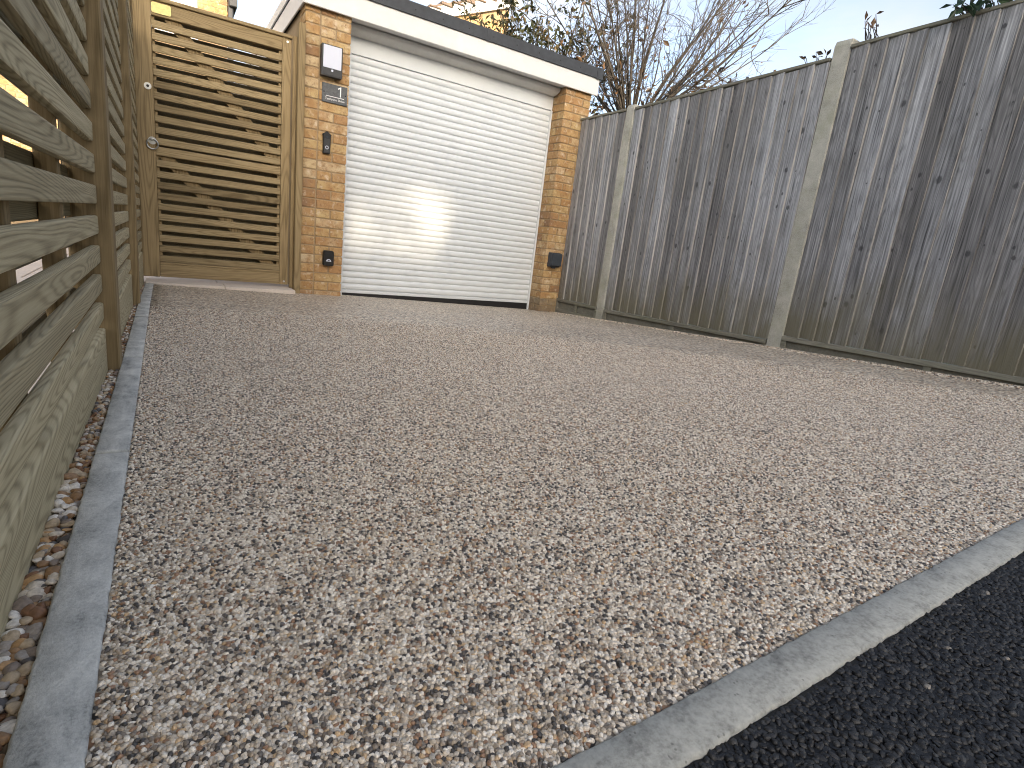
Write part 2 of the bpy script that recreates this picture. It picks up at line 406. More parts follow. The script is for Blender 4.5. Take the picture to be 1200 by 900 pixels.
# ------------------------------------------------------------------ ground heights
def smooth_interp(y, ys, zs):
    y = min(max(y, ys[0]), ys[-1])
    return float(np.interp(y, ys, zs))
LY = [-1.0, .2, 1.83, 2.6, 3.28, 4.2, 4.75, 5.3]; LZ = [.250, .2165, .166, .148, .134, .094, .067, .05]
def zl(y): return smooth_interp(y, LY, LZ)
def zr(y): return .30 - .064 * min(max(y, -1.0), 5.2)
def gz(x, y):
    t = min(max((x + .1) / 3.73, -.1), 1.05)
    return zl(y) * (1 - t) + zr(y) * t
def grid_sheet(name, xa, xb, ya, yb, nx, ny, zf, mat, kind='structure', skirt=.12):
    """height-field sheet; xa/xb functions of y or numbers, ya/yb functions of u or numbers; with side skirts so that it has a thickness"""
    bm = bmesh.new(); V = []
    for j in range(ny + 1):
        row = []
        for i in range(nx + 1):
            u, w = i / nx, j / ny
            x0 = xa if not callable(xa) else 0; x1 = xb if not callable(xb) else 0
            # two passes so that both limits may be sloping
            x = x0 * (1 - u) + x1 * u
            for _ in range(3):
                a = ya(x) if callable(ya) else ya; b = yb(x) if callable(yb) else yb
                y = a * (1 - w) + b * w
                xx0 = xa(y) if callable(xa) else xa; xx1 = xb(y) if callable(xb) else xb
                x = xx0 * (1 - u) + xx1 * u
            row.append(bm.verts.new((x, y, zf(x, y))))
        V.append(row)
    for j in range(ny):
        for i in range(nx): bm.faces.new((V[j][i], V[j][i + 1], V[j + 1][i + 1], V[j + 1][i]))
    if skirt:
        ring = V[0][:] + [r[-1] for r in V[1:]] + V[-1][-2::-1] + [r[0] for r in V[-2:0:-1]]
        low = [bm.verts.new((v.co.x, v.co.y, v.co.z - skirt)) for v in ring]
        for k in range(len(ring)):
            bm.faces.new((ring[k], low[k], low[(k + 1) % len(ring)], ring[(k + 1) % len(ring)]))
    bmesh.ops.recalc_face_normals(bm, faces=bm.faces[:])
    o = add(name, from_bm(bm, name, True), mat)
    o['kind'] = kind
    return o
def edge_l(y): return -.1105 - .0050 * y        # left side of the edging stones
def edge_r(y): return -.0605 - .0052 * y        # right side of the edging stones
def kerb_in(x): return .2565 + .0165 * x
def kerb_out(x): return .2075 + .0190 * x

# ------------------------------------------------------------------ setting
g = add('ground', box('ground', -400, 400, -400, 400, -1.2, -.12), M['garden']); g['kind'] = 'structure'
g = add('road', box('road', -60, 60, -12, -2.2, -.10, .10), M['roadtar']); g['kind'] = 'structure'
driveway = grid_sheet('driveway', edge_r, 3.70, kerb_in, 5.2, 44, 60, gz, M['resin_sheet'])
def pave_z(x, y): return gz(x, .22) - .003
pavement = grid_sheet('pavement', -6.0, 9.0, -2.2, kerb_out, 40, 12, pave_z, M['roadtar'], skirt=.2)
pebble_bed = grid_sheet('pebble_strip', -.17, edge_l, .2, 4.75, 2, 30, lambda x, y: zl(y) - .016, M['earth'])
# paved garden beyond the left fence and behind the gate
gp = empty('garden_path', (0, 0, 0)); gp['kind'] = 'structure'
me = cbox('slab', .595, .595, .05, .004)
for i in range(9):
    for j in range(20):
        x = -.55 - i * .602; y = .35 + j * .602
        if x < -.25 or y > 5.4: add('slab', me, M['paving'], gp, (x, y, max(.0, zl(min(y, 5)) - .03) - .02))
for i in range(2):
    for j in range(11): add('slab', me, M['paving'], gp, (.052 + i * .602, 5.32 + j * .602, .03))
bed = add('slab_bed', box('slab_bed', -6, .94, .0, 12.2, -.11, -.06), M['earth'], gp)

# threshold slabs under the gate
thr = empty('threshold', (0, 0, 0)); thr['kind'] = 'structure'
for a, b in ((-.135, .372), (.376, .884)):
    part('slab', M['paving'], thr, a, b, 4.765, 5.01, -.02, .079 if a < 0 else .0775, .003)

# edging stones, one by one
edging = empty('driveway_edging', (0, 0, 0)); edging['kind'] = 'structure'
def rough_strip(name, c0, c1, zf, n, w0, w1, seed, thick=.10, rough=.0016):
    """a stone running from c0 to c1 (2D), its sides w0/w1 given as functions of the running parameter"""
    bm = bmesh.new(); rows = []
    for k in range(n + 1):
        t = k / n
        p0, p1 = w0(t), w1(t)
        row = []
        for q in (0, .06, .5, .94, 1):
            x = p0[0] * (1 - q) + p1[0] * q; y = p0[1] * (1 - q) + p1[1] * q
            j = (mnoise.noise(Vector((x * 40, y * 40, seed))) * .45 + mnoise.noise(Vector((x * 160, y * 160, seed))) * .6) * rough * (1.4 if q in (0, 1) else .4)
            dx, dy = p1[0] - p0[0], p1[1] - p0[1]; L = math.hypot(dx, dy)
            dz = -.0025 if q in (0, 1) else mnoise.noise(Vector((x * 60, y * 60, seed + 9))) * .0006
            if k in (0, n): dz -= .0015
            row.append(bm.verts.new((x + dx / L * j, y + dy / L * j, zf(x, y) + dz)))
        lowL = bm.verts.new((p0[0], p0[1], zf(*p0) - thick)); lowR = bm.verts.new((p1[0], p1[1], zf(*p1) - thick))
        rows.append([lowL] + row + [lowR])
    for a, b in zip(rows, rows[1:]):
        for i in range(len(a) - 1): bm.faces.new((a[i], a[i + 1], b[i + 1], b[i]))
    bm.faces.new(rows[0][::-1]); bm.faces.new(rows[-1])
    bmesh.ops.recalc_face_normals(bm, faces=bm.faces[:])
    return from_bm(bm, name, True)
js = [.212, 1.12, 1.985, 2.865, 3.745, 4.62, 4.76]
for k, (a, b) in enumerate(zip(js, js[1:])):
    a += .0018; b -= .0018
    me = rough_strip('edging_stone', None, None, lambda x, y: zl(y) + .0045 + .0008 * (k % 2), 110 if k < 2 else 24,
                     lambda t: (edge_l(a + (b - a) * t), a + (b - a) * t), lambda t: (edge_r(a + (b - a) * t), a + (b - a) * t), k * 3.1)
    add('edging_stone', me, M['edging'], edging)
kerb = empty('kerb', (0, 0, 0)); kerb['kind'] = 'structure'
ks = [-.11, 1.44, 2.95, 4.4]
for k, (a, b) in enumerate(zip(ks, ks[1:])):
    a += .0015; b -= .0015
    me = rough_strip('kerb_stone', None, None, lambda x, y: gz(x, .24) + .0035, 180 if k == 0 else 30,
                     lambda t: (a + (b - a) * t, kerb_out(a + (b - a) * t)), lambda t: (a + (b - a) * t, kerb_in(a + (b - a) * t)), 40 + k, rough=.0022)
    add('kerb_stone', me, M['kerb'], kerb)

# ------------------------------------------------------------------ loose and bound stones
def scatter_group(name, mat, size, flat, tilt, subdiv=2):
    ng = bpy.data.node_groups.new(name, 'GeometryNodeTree')
    ng.interface.new_socket('Geometry', in_out='INPUT', socket_type='NodeSocketGeometry')
    ng.interface.new_socket('Geometry', in_out='OUTPUT', socket_type='NodeSocketGeometry')
    N, L = ng.nodes, ng.links
    gi, go = N.new('NodeGroupInput'), N.new('NodeGroupOutput')
    gti = N.new('GeometryNodeGeometryToInstance')
    for k in range(5):
        ico = N.new('GeometryNodeMeshIcoSphere'); ico.inputs['Radius'].default_value = .5; ico.inputs['Subdivisions'].default_value = subdiv
        sp = N.new('GeometryNodeSetPosition')
        nz = N.new('ShaderNodeTexNoise'); nz.noise_dimensions = '4D'; nz.inputs['W'].default_value = k * 7.3 + 1; nz.inputs['Scale'].default_value = 2.1; nz.inputs['Detail'].default_value = 1
        pos = N.new('GeometryNodeInputPosition'); L.new(pos.outputs[0], nz.inputs['Vector'])
        s1 = N.new('ShaderNodeVectorMath'); s1.operation = 'SUBTRACT'; s1.inputs[1].default_value = (.5, .5, .5); L.new(nz.outputs['Color'], s1.inputs[0])
        s2 = N.new('ShaderNodeVectorMath'); s2.operation = 'SCALE'; s2.inputs['Scale'].default_value = .68; L.new(s1.outputs[0], s2.inputs[0])
        L.new(ico.outputs['Mesh'], sp.inputs['Geometry']); L.new(s2.outputs[0], sp.inputs['Offset'])
        sm = N.new('GeometryNodeSetMaterial'); sm.inputs['Material'].default_value = mat; L.new(sp.outputs[0], sm.inputs['Geometry'])
        ss = N.new('GeometryNodeSetShadeSmooth'); L.new(sm.outputs[0], ss.inputs['Geometry'])
        L.new(ss.outputs[0], gti.inputs[0])
    iop = N.new('GeometryNodeInstanceOnPoints'); iop.inputs['Pick Instance'].default_value = True
    def rv(dt, lo, hi, seed):
        n = N.new('FunctionNodeRandomValue'); n.data_type = dt
        ins = [s for s in n.inputs if s.enabled]
        for s in n.inputs:
            if not s.enabled: continue
            if s.name == 'Min': s.default_value = lo
            if s.name == 'Max': s.default_value = hi
            if s.name == 'Seed': s.default_value = seed
        return next(s for s in n.outputs if s.enabled)
    L.new(gi.outputs[0], iop.inputs['Points']); L.new(gti.outputs[0], iop.inputs['Instance'])
    L.new(rv('INT', 0, 4, 3), iop.inputs['Instance Index'])
    e2r = N.new('FunctionNodeEulerToRotation'); L.new(rv('FLOAT_VECTOR', (-tilt, -tilt, 0), (tilt, tilt, 6.283), 5), e2r.inputs[0])
    L.new(e2r.outputs[0], iop.inputs['Rotation'])
    L.new(rv('FLOAT_VECTOR', (size[0], size[0], size[0] * flat[0]), (size[1], size[1] * .85, size[1] * flat[1]), 8), iop.inputs['Scale'])
    st = N.new('GeometryNodeStoreNamedAttribute'); st.data_type = 'FLOAT'; st.domain = 'INSTANCE'; st.inputs['Name'].default_value = 'rnd'
    L.new(iop.outputs[0], st.inputs['Geometry']); L.new(rv('FLOAT', 0.0, 1.0, 21), st.inputs['Value'])
    L.new(st.outputs[0], go.inputs[0])
    return ng
def scatter(name, pts, group, parent, label=None):
    me = bpy.data.meshes.new(name); me.from_pydata([tuple(p) for p in pts], [], [])
    o = bpy.data.objects.new(name, me); C.objects.link(o); o.parent = parent; o['kind'] = 'stuff'
    md = o.modifiers.new('scatter', 'NODES'); md.node_group = group
    return o
def jittered(x0, x1, y0, y1, s, keep):
    xs = np.arange(x0, x1, s); ys = np.arange(y0, y1, s * .87)
    X, Y = np.meshgrid(xs, ys); X[1::2] += s / 2
    X = X + RNG.uniform(-.33, .33, X.shape) * s; Y = Y + RNG.uniform(-.33, .33, Y.shape) * s
    k = keep(X, Y); return X[k], Y[k]
def gz_np(X, Y):
    t = np.clip((X + .1) / 3.73, -.1, 1.05)
    return np.interp(Y, LY, LZ) * (1 - t) + (.30 - .064 * np.clip(Y, -1, 5.2)) * t
def keep_resin(X, Y):
    d = np.hypot(X, Y)
    fade = np.clip((3.3 - d) / 1.1, 0, 1)
    return (X > -.0585 - .0052 * Y) & (X < 3.6) & (Y > .2585 + .0165 * X) & (RNG.uniform(0, 1, X.shape) < fade)
X, Y = jittered(-.09, 3.3, .25, 3.3, .0041, keep_resin)
Z = gz_np(X, Y) - .0004 + RNG.uniform(-.0008, .0008, X.shape)
scatter('resin_gravel', np.stack([X, Y, Z], 1), scatter_group('resin_scatter', M['resin_stone'], (.0038, .0068), (.6, .95), .5), driveway)
def keep_foot(X, Y): return RNG.uniform(0, 1, X.shape) < np.clip((X - 3.50) / .1, 0, 1) * .8
X, Y = jittered(3.5, 3.646, .5, 4.9, .0075, keep_foot)
scatter('loose_stones', np.stack([X, Y, gz_np(X, Y) + .001], 1), scatter_group('loose_scatter', M['resin_stone'], (.006, .011), (.6, .9), .6), driveway)
def keep_tar(X, Y): return (Y < .2055 + .0190 * X) & (np.hypot(X, Y) < 2.0)
X, Y = jittered(-.5, 1.9, -.35, .26, .0062, keep_tar)
Z = gz_np(X, np.full_like(Y, .22)) - .0035 + RNG.uniform(-.0012, .0008, X.shape)
scatter('tarmac_chips', np.stack([X, Y, Z], 1), scatter_group('tar_scatter', M['tar_chip'], (.0065, .0125), (.45, .8), .7, 1), pavement)

# pebbles: the nearest ones singly, the rest as one mass
peb_me = []
for k in range(6):
    bm = bmesh.new(); bmesh.ops.create_icosphere(bm, subdivisions=2, radius=.5)
    for v in bm.verts:
        d = mnoise.noise_vector(v.co * 1.5 + Vector((k * 5.1, 0, 0)))
        v.co += d * .24
    peb_me.append(from_bm(bm, 'pebble', True)); peb_me[-1].materials.append(M['pebble'])
pp = []
y = .30
while y < 4.72:
    s = .0088
    xl, xr = -.146, edge_l(y) - .004
    n = max(2, int((xr - xl) / s + .5))
    for i in range(n):
        pp.append((xl + (xr - xl) * (i + random.uniform(.2, .8)) / n, y + random.uniform(-.004, .004)))
    y += s * .95
singles = [p for p in pp if p[1] < 1.05]
for (x, y) in singles[:290]:
    s = random.uniform(.0085, .0155) if random.random() < .85 else random.uniform(.015, .020)
    x = max(x, -.148 + s * .42); x = min(x, edge_l(y) - s * .35)
    add('pebble', random.choice(peb_me), None, pebble_bed, (x, y, zl(y) - .007 + random.uniform(-.004, .004)),
        (random.uniform(-.5, .5), random.uniform(-.4, .4), random.uniform(0, 6.28)), (s * random.uniform(1, 1.35), s, s * random.uniform(.5, .8)))
rest = np.array([(x, y, zl(y) - .008 + random.uniform(-.004, .004)) for (x, y) in pp[len(singles[:290]):]] +
                [(x, y, zl(y) - .0145) for (x, y) in pp])
scatter('pebbles', rest, scatter_group('pebble_scatter_nodes', M['pebble_i'], (.0085, .015), (.55, .8), .5), pebble_bed)

# ------------------------------------------------------------------ left slatted fence
XS = -.148                                        # face of the slats
POSTS = [(-.075, 'behind the viewer'), (1.83, ''), (3.28, '')]
def slat_panel(y0, y1, top, label):
    t = empty('slatted_fence', (XS, y0, 0)); tag(t, label, 'fence', 'slatted panels of the left fence')
    L = y1 - y0
    me = cbox('slat', .02, L, .046, .005, 2); mb = cbox('back_slat', .018, L, .046, .004, 1)
    z = .305
    while z + .046 < top:
        add('slat', me, M['fence_slat'], t, (-.010, L / 2, z + .023), (0, random.uniform(-.02, .02), 0))
        if z + .0375 + .046 < top: add('back_slat', mb, M['slat_shaded'], t, (-.0645, L / 2, z + .0375 + .023))
        z += .075
    for k in range(1, 4):
        yb = L * k / 4 + .02
        part('batten', M['fence_post'], t, XS - .0545, XS - .0205, y0 + yb - .019, y0 + yb + .019, .29, top, .002)
    zb = min(zl(y0), zl(y1)) - .06
    part('gravel_board', M['fence_slat'], t, XS - .024, XS + .001, y0, y1, zb, .281, .003)
    return t
slat_panel(.02, 1.83, 1.83, 'nearest slatted timber fence panel, cut by the left edge of the picture')
slat_panel(1.925, 3.28, 1.83, 'slatted timber fence panel between the two proud brown posts')
slat_panel(3.375, 4.90, 1.83, 'farthest slatted timber fence panel, next to the gate')
def tpost(y0, label, x0=-.214, x1=-.1185, top=1.90, w=.095):
    t = empty('fence_post', ((x0 + x1) / 2, y0 + w / 2, 0)); tag(t, label, 'fence post', 'brown posts of the left fence')
    part('post', M['fence_post'], t, x0, x1, y0, y0 + w, zl(y0) - .15, top, .004)
    part('post_cap', M['fence_post'], t, x0 - .012, x1 + .012, y0 - .012, y0 + w + .012, top + .001, top + .024, .004)
    return t
tpost(-.075, 'brown timber post holding the near end of the nearest slatted panel')
tpost(1.83, 'near brown timber post standing proud of the slats, foot on the pebbles')
tpost(3.28, 'second brown timber post, between the middle and far slatted panels')

# ------------------------------------------------------------------ slatted gate
GY = 4.955
gate = tag(empty('gate', (.35, 4.98, .1)), 'slatted timber side gate with ring handle beside the garage', 'gate')
fr = M['gate_frame']
part('stile', fr, gate, -.150, -.044, GY, GY + .045, .101, 1.95, .003)
part('stile', fr, gate, .790, .856, GY, GY + .045, .101, 1.95, .003)
part('top_rail', M['gate_rail'], gate, -.0435, .7895, GY + .002, GY + .044, 1.861, 1.9495, .003)
part('bottom_rail', M['gate_rail'], gate, -.0435, .7895, GY + .002, GY + .044, .103, .196, .003)
part('middle_rail', M['gate_rail'], gate, -.0435, .7895, GY + .004, GY + .044, .965, 1.024, .003)
cap = part('cap', M['gate_rail'], gate, -.155, .862, GY - .016, GY + .058, 1.9505, 1.976, .009, 3)
part('weather_strip', M['gate_rail'], gate, -.0435, .7895, GY + .0005, GY + .0415, .1965, .2125, .004)
gs = cbox('slat', .832, .018, .046, .003)
for k in range(1, 12):
    z = 1.861 - k * .0749
    add('slat', gs, M['gate_slat'], gate, (.373 - .35, GY + .013 - 4.98, z + .0235 - .1))
for k in range(1, 11):
    z = .963 - k * .0749
    add('slat', gs, M['gate_slat'], gate, (.373 - .35, GY + .013 - 4.98, z + .0235 - .1))
gb_ = cbox('back_slat', .90, .016, .046, .003)
for k in range(0, 23):
    z = 1.861 - k * .0749 - .037
    if z < .12: continue
    add('back_slat', gb_, M['slat_shaded'], gate, (.373 - .35, GY + .078 - 4.98, z + .023 - .1))
for xx in (-.098, .823):
    part('back_stile', M['gate_frame'], gate, xx - .04, xx + .03, GY + .0455, GY + .069, .11, 1.94, .002)
part('inner_strip', fr, gate, .770, .7895, GY + .0225, GY + .043, .2135, 1.86, .001)
part('inner_strip', fr, gate, -.0435, -.024, GY + .0225, GY + .043, .2135, 1.86, .001)
def brace(xa, za, xb, zb):
    w = .085
    pts = [(xa, za), (xa + w * 1.15, za), (xb, zb), (xb - w * 1.15, zb)]
    cx, cz = (xa + xb) / 2, (za + zb) / 2
    bm = extrude_poly([(p[0] - cx, p[1] - cz) for p in pts], 'y', -.010, .010)
    add('brace', from_bm(bm, 'brace'), M['fence_post'], gate, (cx - .35, GY + .0335 - 4.98, cz - .1))
brace(.03, 1.86, .83, 1.026)
brace(-.03, .963, .80, .2135)
# furniture of the gate
lock = add('lock', cyl_mesh('lock', .022, 'y', -.006, .0, 24), M['steel'], gate, (-.077 - .35, GY - 4.98 - .0005, 1.409 - .1))
add('keyhole', cyl_mesh('keyhole', .0085, 'y', -.0085, -.0062, 14), M['black_plastic'], lock)
bm = bmesh.new()
n1, n2, r1, r2 = 28, 8, .034, .0048
vv = [[bm.verts.new(((r1 + r2 * math.cos(2 * math.pi * j / n2)) * math.cos(2 * math.pi * i / n1), r2 * math.sin(2 * math.pi * j / n2), (r1 + r2 * math.cos(2 * math.pi * j / n2)) * math.sin(2 * math.pi * i / n1))) for j in range(n2)] for i in range(n1)]
for i in range(n1):
    for j in range(n2): bm.faces.new((vv[i][j], vv[(i + 1) % n1][j], vv[(i + 1) % n1][(j + 1) % n2], vv[i][(j + 1) % n2]))
ring = add('ring_handle', from_bm(bm, 'ring_handle', True), M['steel'], gate, (-.062 - .35, GY - .017 - 4.98, 1.035 - .1), (.08, 0, 0))
add('rose', cyl_mesh('rose', .026, 'y', -.004, 0, 24), M['steel'], gate, (-.062 - .35, GY - .0005 - 4.98, 1.058 - .1))
add('spindle', cyl_mesh('spindle', .007, 'y', -.022, -.004, 12), M['steel'], gate, (-.062 - .35, GY - .0005 - 4.98, 1.066 - .1))
for zz in (1.925, .128):
    add('bolt', cyl_mesh('bolt', .008, 'y', -.004, 0, 14), M['steel'], gate, (.826 - .35, GY - .0005 - 4.98, zz - .1))
me = cbox('plate', .115, .004, .062, .001); 
plq = tag(empty('name_plate', (.018, GY - .001, 1.908)), 'small blank yellow plate at the top left corner of the gate', 'plate')
pts = []
for cx, cz, a0 in ((.045, .02, 0), (-.045, .02, 90), (-.045, -.02, 180), (.045, -.02, 270)):
    for q in range(5):
        a = R(a0 + q * 22.5); pts.append((cx + .012 * math.cos(a), cz + .012 * math.sin(a)))
add('plate', from_bm(extrude_poly(pts, 'y', -.004, 0), 'plate'), M['brass'], plq)
# gate posts
for x0, x1, y0, lab in ((-.225, -.157, 4.905, 'timber gate post with the ring-handle side of the gate against it'), (.889, .940, 4.865, 'timber gate post fixed to the left brick pier of the garage')):
    t = tag(empty('gate_post', ((x0 + x1) / 2, y0, 0)), lab, 'gate post', 'posts of the side gate')
    part('post', fr, t, x0, x1, y0, y0 + .09, -.03, 1.93 if x0 < 0 else 2.06, .003)
    part('stop', M['gate_frame'], t, (x1 + .0005 if x0 < 0 else x0 - .026), (x1 + .006 if x0 < 0 else x0 - .0005), y0 + .055 if x0 < 0 else 4.925, y0 + .085 if x0 < 0 else 4.954, .03 if x0 < 0 else .081, 1.93 if x0 < 0 else 1.97, .002)

# ------------------------------------------------------------------ garage
YP = 4.92
garage = tag(empty('garage', (2.3, YP, 0)), 'single garage with buff brick piers, white roller door and flat roof', 'garage')
GO = Vector((2.3, YP, 0))
bm_ = {}
def brick_mesh(w, d, h=.0655):
    k = (round(w, 3), round(d, 3), round(h, 3))
    if k not in bm_: bm_[k] = cbox('brick', w, d, h, .0035); bm_[k].materials.append(M['brick'])
    return bm_[k]
def lay(parent, x0, x1, y0, y1, zc, h=.0655):
    off = Vector((0, 0, 0)); q = parent
    while q is not None: off += q.location; q = q.parent
    o = add('brick', brick_mesh(x1 - x0, y1 - y0, h), None, parent, Vector(((x0 + x1) / 2, (y0 + y1) / 2 + random.uniform(-.0012, .0012), zc)) - off,
            (random.uniform(-.006, .006), random.uniform(-.006, .006), random.uniform(-.008, .008)))
    return o
PIT = .0748
# left pier: a column of headers at the left, then full bricks over half bricks
pl = part('pier', M['mortar'], garage, .950, 1.284, YP + .006, YP + .33, -.06, 2.22, 0)
for c in range(30):
    z = .003 + c * PIT + .0325
    h = .0655 if c < 29 else .05
    if c == 29: z -= .007
    lay(pl, .9445, 1.0505, YP, YP + .215, z, h)
    if c % 2 == 0:
        lay(pl, 1.0625, 1.289, YP, YP + .1025, z, h)
    else:
        lay(pl, 1.0600, 1.1700, YP, YP + .1025, z, h); lay(pl, 1.1805, 1.289, YP, YP + .1025, z, h)
# right pier: front face and the reveal beside the door
pr_ = part('pier', M['mortar'], garage, 3.4105, 3.714, YP + .006, YP + .33, -.08, 2.22, 0)
for c in range(30):
    z = -.018 + c * PIT + .0325
    h = .0655
    if c == 29: h = .052; z -= .006
    if c % 2 == 0:
        lay(pr_, 3.404, 3.6195, YP, YP + .1025, z, h); lay(pr_, 3.6300, 3.7205, YP, YP + .1025, z, h)
        lay(pr_, 3.4035, 3.506, YP + .113, YP + .218, z, h)
    else:
        lay(pr_, 3.404, 3.5065, YP, YP + .218, z, h); lay(pr_, 3.5170, 3.7205, YP, YP + .1025, z, h)
for o in pr_.children:
    if o.location.z + pr_.location.z < .14 + random.uniform(-.03, .03):
        o.material_slots[0].link = 'OBJECT'; o.material_slots[0].material = M['brick_dirty']
# body and roof
part('side_wall', M['mortar'], garage, .951, 1.05, YP + .331, 10.2, -.08, 2.22, 0)
part('side_wall', M['mortar'], garage, 3.62, 3.713, YP + .331, 10.2, -.08, 2.22, 0)
part('back_wall', M['mortar'], garage, 1.051, 3.619, 10.1, 10.2, -.08, 2.22, 0)
roof = part('roof', M['roof_felt'], garage, .935, 3.765, 4.905, 10.22, 2.375, 2.43, 0)
part('fascia', M['white_board'], garage, .930, 3.768, 4.882, 4.902, 2.204, 2.372, .003)
part('fascia', M['white_board'], garage, .918, .9295, 4.884, 10.2, 2.204, 2.362, .002)
part('soffit', M['white_board'], garage, .934, 3.764, 4.9025, 5.13, 2.2205, 2.232, .001)
tr = part('roof_trim', M['trim_dark'], garage, .922, 3.790, 4.868, 4.8815, 2.356, 2.452, .003)
part('trim_lip', M['trim_dark'], tr, 2.452, 2.50, 4.865, 4.8678, 2.354, 2.453, .001)
part('trim_lip', M['trim_dark'], tr, 3.715, 3.792, 4.864, 4.8678, 2.352, 2.455, .001)
for k in range(12): 
    add('screw', cyl_mesh('screw', .0055, 'y', -.002, 0, 8), M['rubber'], tr, Vector((1.05 + k * .245, 4.8675, 2.40)) - GO - tr.location)
part('roof_trim', M['white_board'], garage, .905, .9175, 4.884, 10.2, 2.372, 2.448, .003)
part('roof_trim', M['trim_dark'], garage, 3.769, 3.790, 4.8825, 10.2, 2.356, 2.45, .003)
# roller door: curved slats one by one
DY = 5.135
door = add('roller_door', cbox('curtain', 2.05, .006, 2.0), M['white_door'], garage, Vector((2.375, DY + .022, 1.03)) - GO)
pts = [(.004, .0)]
for k in range(9):
    a = R(-80 + k * 20); pts.append((.0035 - .0140 * math.cos(a), .0285 + .0245 * math.sin(a)))
pts += [(.004, .0565), (.012, .0565), (.012, 0)]
sm = from_bm(extrude_poly(pts, 'x', -1.024, 1.024), 'slat')
NS = 35
SP = (2.018 - .072) / NS
for k in range(NS):
    add('slat', sm, M['white_door'], door, Vector((2.375, DY, .072 + k * SP)) - GO - door.location, (0, 0, 0), (1, 1, SP / .0556))
part('bottom_bar', M['white_door'], door, 1.351, 3.399, DY - .008, DY + .012, .044, .0715, .003)
part('rubber_seal', M['rubber'], door, 1.351, 3.399, DY - .006, DY + .012, -.03, .0435, .002)
part('guide_rail', M['white_door'], garage, 3.380, 3.403, DY - .020, DY - .0085, -.03, 2.018, .002)
part('guide_rail', M['white_door'], garage, 1.290, 1.3505, DY - .020, DY - .0085, -.03, 2.018, .002)
hb = part('door_box', M['white_door'], garage, 1.291, 3.402, DY - .010, DY + .05, 2.0205, 2.219, .002)
pts = [(DY - .0105, 2.150), (DY - .0105, 2.2195), (DY - .10, 2.2195), (DY - .112, 2.212), (DY - .116, 2.200), (DY - .112, 2.186), (DY - .100, 2.176), (DY - .060, 2.158)]
add('door_box_lip', from_bm(extrude_poly([(p[0] - YP - hb.location.y, p[1] - hb.location.z) for p in pts], 'x', -1.053, 1.0535)), M['white_board'], hb)  if False else add('door_box_lip', from_bm(extrude_poly([(p[0] - YP - hb.location.y, p[1] - hb.location.z) for p in pts], 'x', -1.053, 1.0535), 'door_box_lip'), M['white_board'], hb)

# ------------------------------------------------------------------ things on the piers
def solid(name, mat, parent, pts, y0, y1, bevel=.002):
    bm = extrude_poly(pts, 'y', y0, y1)
    if bevel: bmesh.ops.bevel(bm, geom=bm.edges[:], offset=bevel, segments=1, affect='EDGES')
    return add(name, from_bm(bm, name), mat, parent)
def rr(cx, cz, w, h, r, n=4):
    out = []
    for sx, sz, a0 in ((1, 1, 0), (-1, 1, 90), (-1, -1, 180), (1, -1, 270)):
        for q in range(n + 1):
            a = R(a0 + 90 * q / n); out.append((cx + sx * (w / 2 - r) + r * math.cos(a), cz + sz * (h / 2 - r) + r * math.sin(a)))
    return out
def text_mesh(s, size, name):
    cu = bpy.data.curves.new(name, 'FONT'); cu.body = s; cu.size = size; cu.align_x = 'CENTER'; cu.align_y = 'CENTER'; cu.extrude = .0006
    o = bpy.data.objects.new(name, cu); C.objects.link(o)
    dg = bpy.context.evaluated_depsgraph_get()
    me = bpy.data.meshes.new_from_object(o.evaluated_get(dg)); me.name = name
    bpy.data.objects.remove(o); bpy.data.curves.remove(cu)
    return me
FY = YP - .002
t = tag(empty('wall_light', (1.137, FY, 1.855)), 'dark rectangular wall light with pale panel at the top of the left pier', 'wall light')
solid('body', M['lamp_body'], t, rr(0, 0, .160, .222, .004, 2), -.052, 0)
solid('diffuser', M['lamp_panel'], t, rr(.002, .026, .138, .158, .003, 2), -.0545, -.0515, .001)
solid('sensor_panel', M['lamp_body'], t, rr(.002, -.079, .136, .046, .003, 2), -.0545, -.0515, .001)
add('sensor', cyl_mesh('sensor', .0085, 'y', -.058, -.0547, 16, (.002, -.068)), M['lamp_panel'], t)
t = tag(empty('house_number', (1.176, FY, 1.634)), 'grey slate plaque reading 1 under the wall light', 'plaque')
solid('plaque', M['slate'], t, [(-.098, -.069), (.098, -.069), (.098, .069), (-.098, .069)], -.009, 0, .002)
add('numeral', from_bm(extrude_poly([(.0085, -.036), (.0085, .036), (.002, .036), (-.017, .024), (-.014, .016), (0, .024), (0, -.036)], 'y', -.0006, .0006), 'numeral'), M['lettering'], t, (.040, -.0098, .023))
add('underline', cbox('underline', .142, .0012, .0045), M['lettering'], t, (0.002, -.0100, -.022))
add('street_name', text_mesh('Tennyson Drive', .0235, 'street_name'), M['lettering'], t, (0.002, -.0102, -.042), (R(90), 0, 0))
for sx in (-1, 1): add('screw', cyl_mesh('screw', .0055, 'y', -.0115, -.0092, 12, (sx * .084, .004)), M['rubber'], t)
t = tag(empty('door_bell', (1.124, FY, 1.262)), 'slim black camera door bell with pointed top on the left pier', 'door bell')
solid('body', M['black_plastic'], t, [(-.028, -.082), (.028, -.082), (.030, .048), (.036, .062), (0, .088), (-.036, .062), (-.030, .048)], -.026, 0, .003)
solid('face', M['lamp_body'], t, rr(0, -.022, .044, .104, .006), -.0285, -.0255, .001)
bm = bmesh.new()
for k in range(20):
    a, b = 2 * math.pi * k / 20, 2 * math.pi * (k + 1) / 20
    q = [(.0135, a), (.0135, b), (.009, b), (.009, a)]
    vs = [bm.verts.new((r * math.cos(x), -.0292, -.036 + r * math.sin(x))) for r, x in q]
    bm.faces.new(vs)
add('button_ring', from_bm(bm, 'button_ring'), M['lamp_panel'], t)
add('camera_lens', cyl_mesh('camera_lens', .010, 'y', -.029, -.0255, 18, (0, .044)), M['pane'], t)
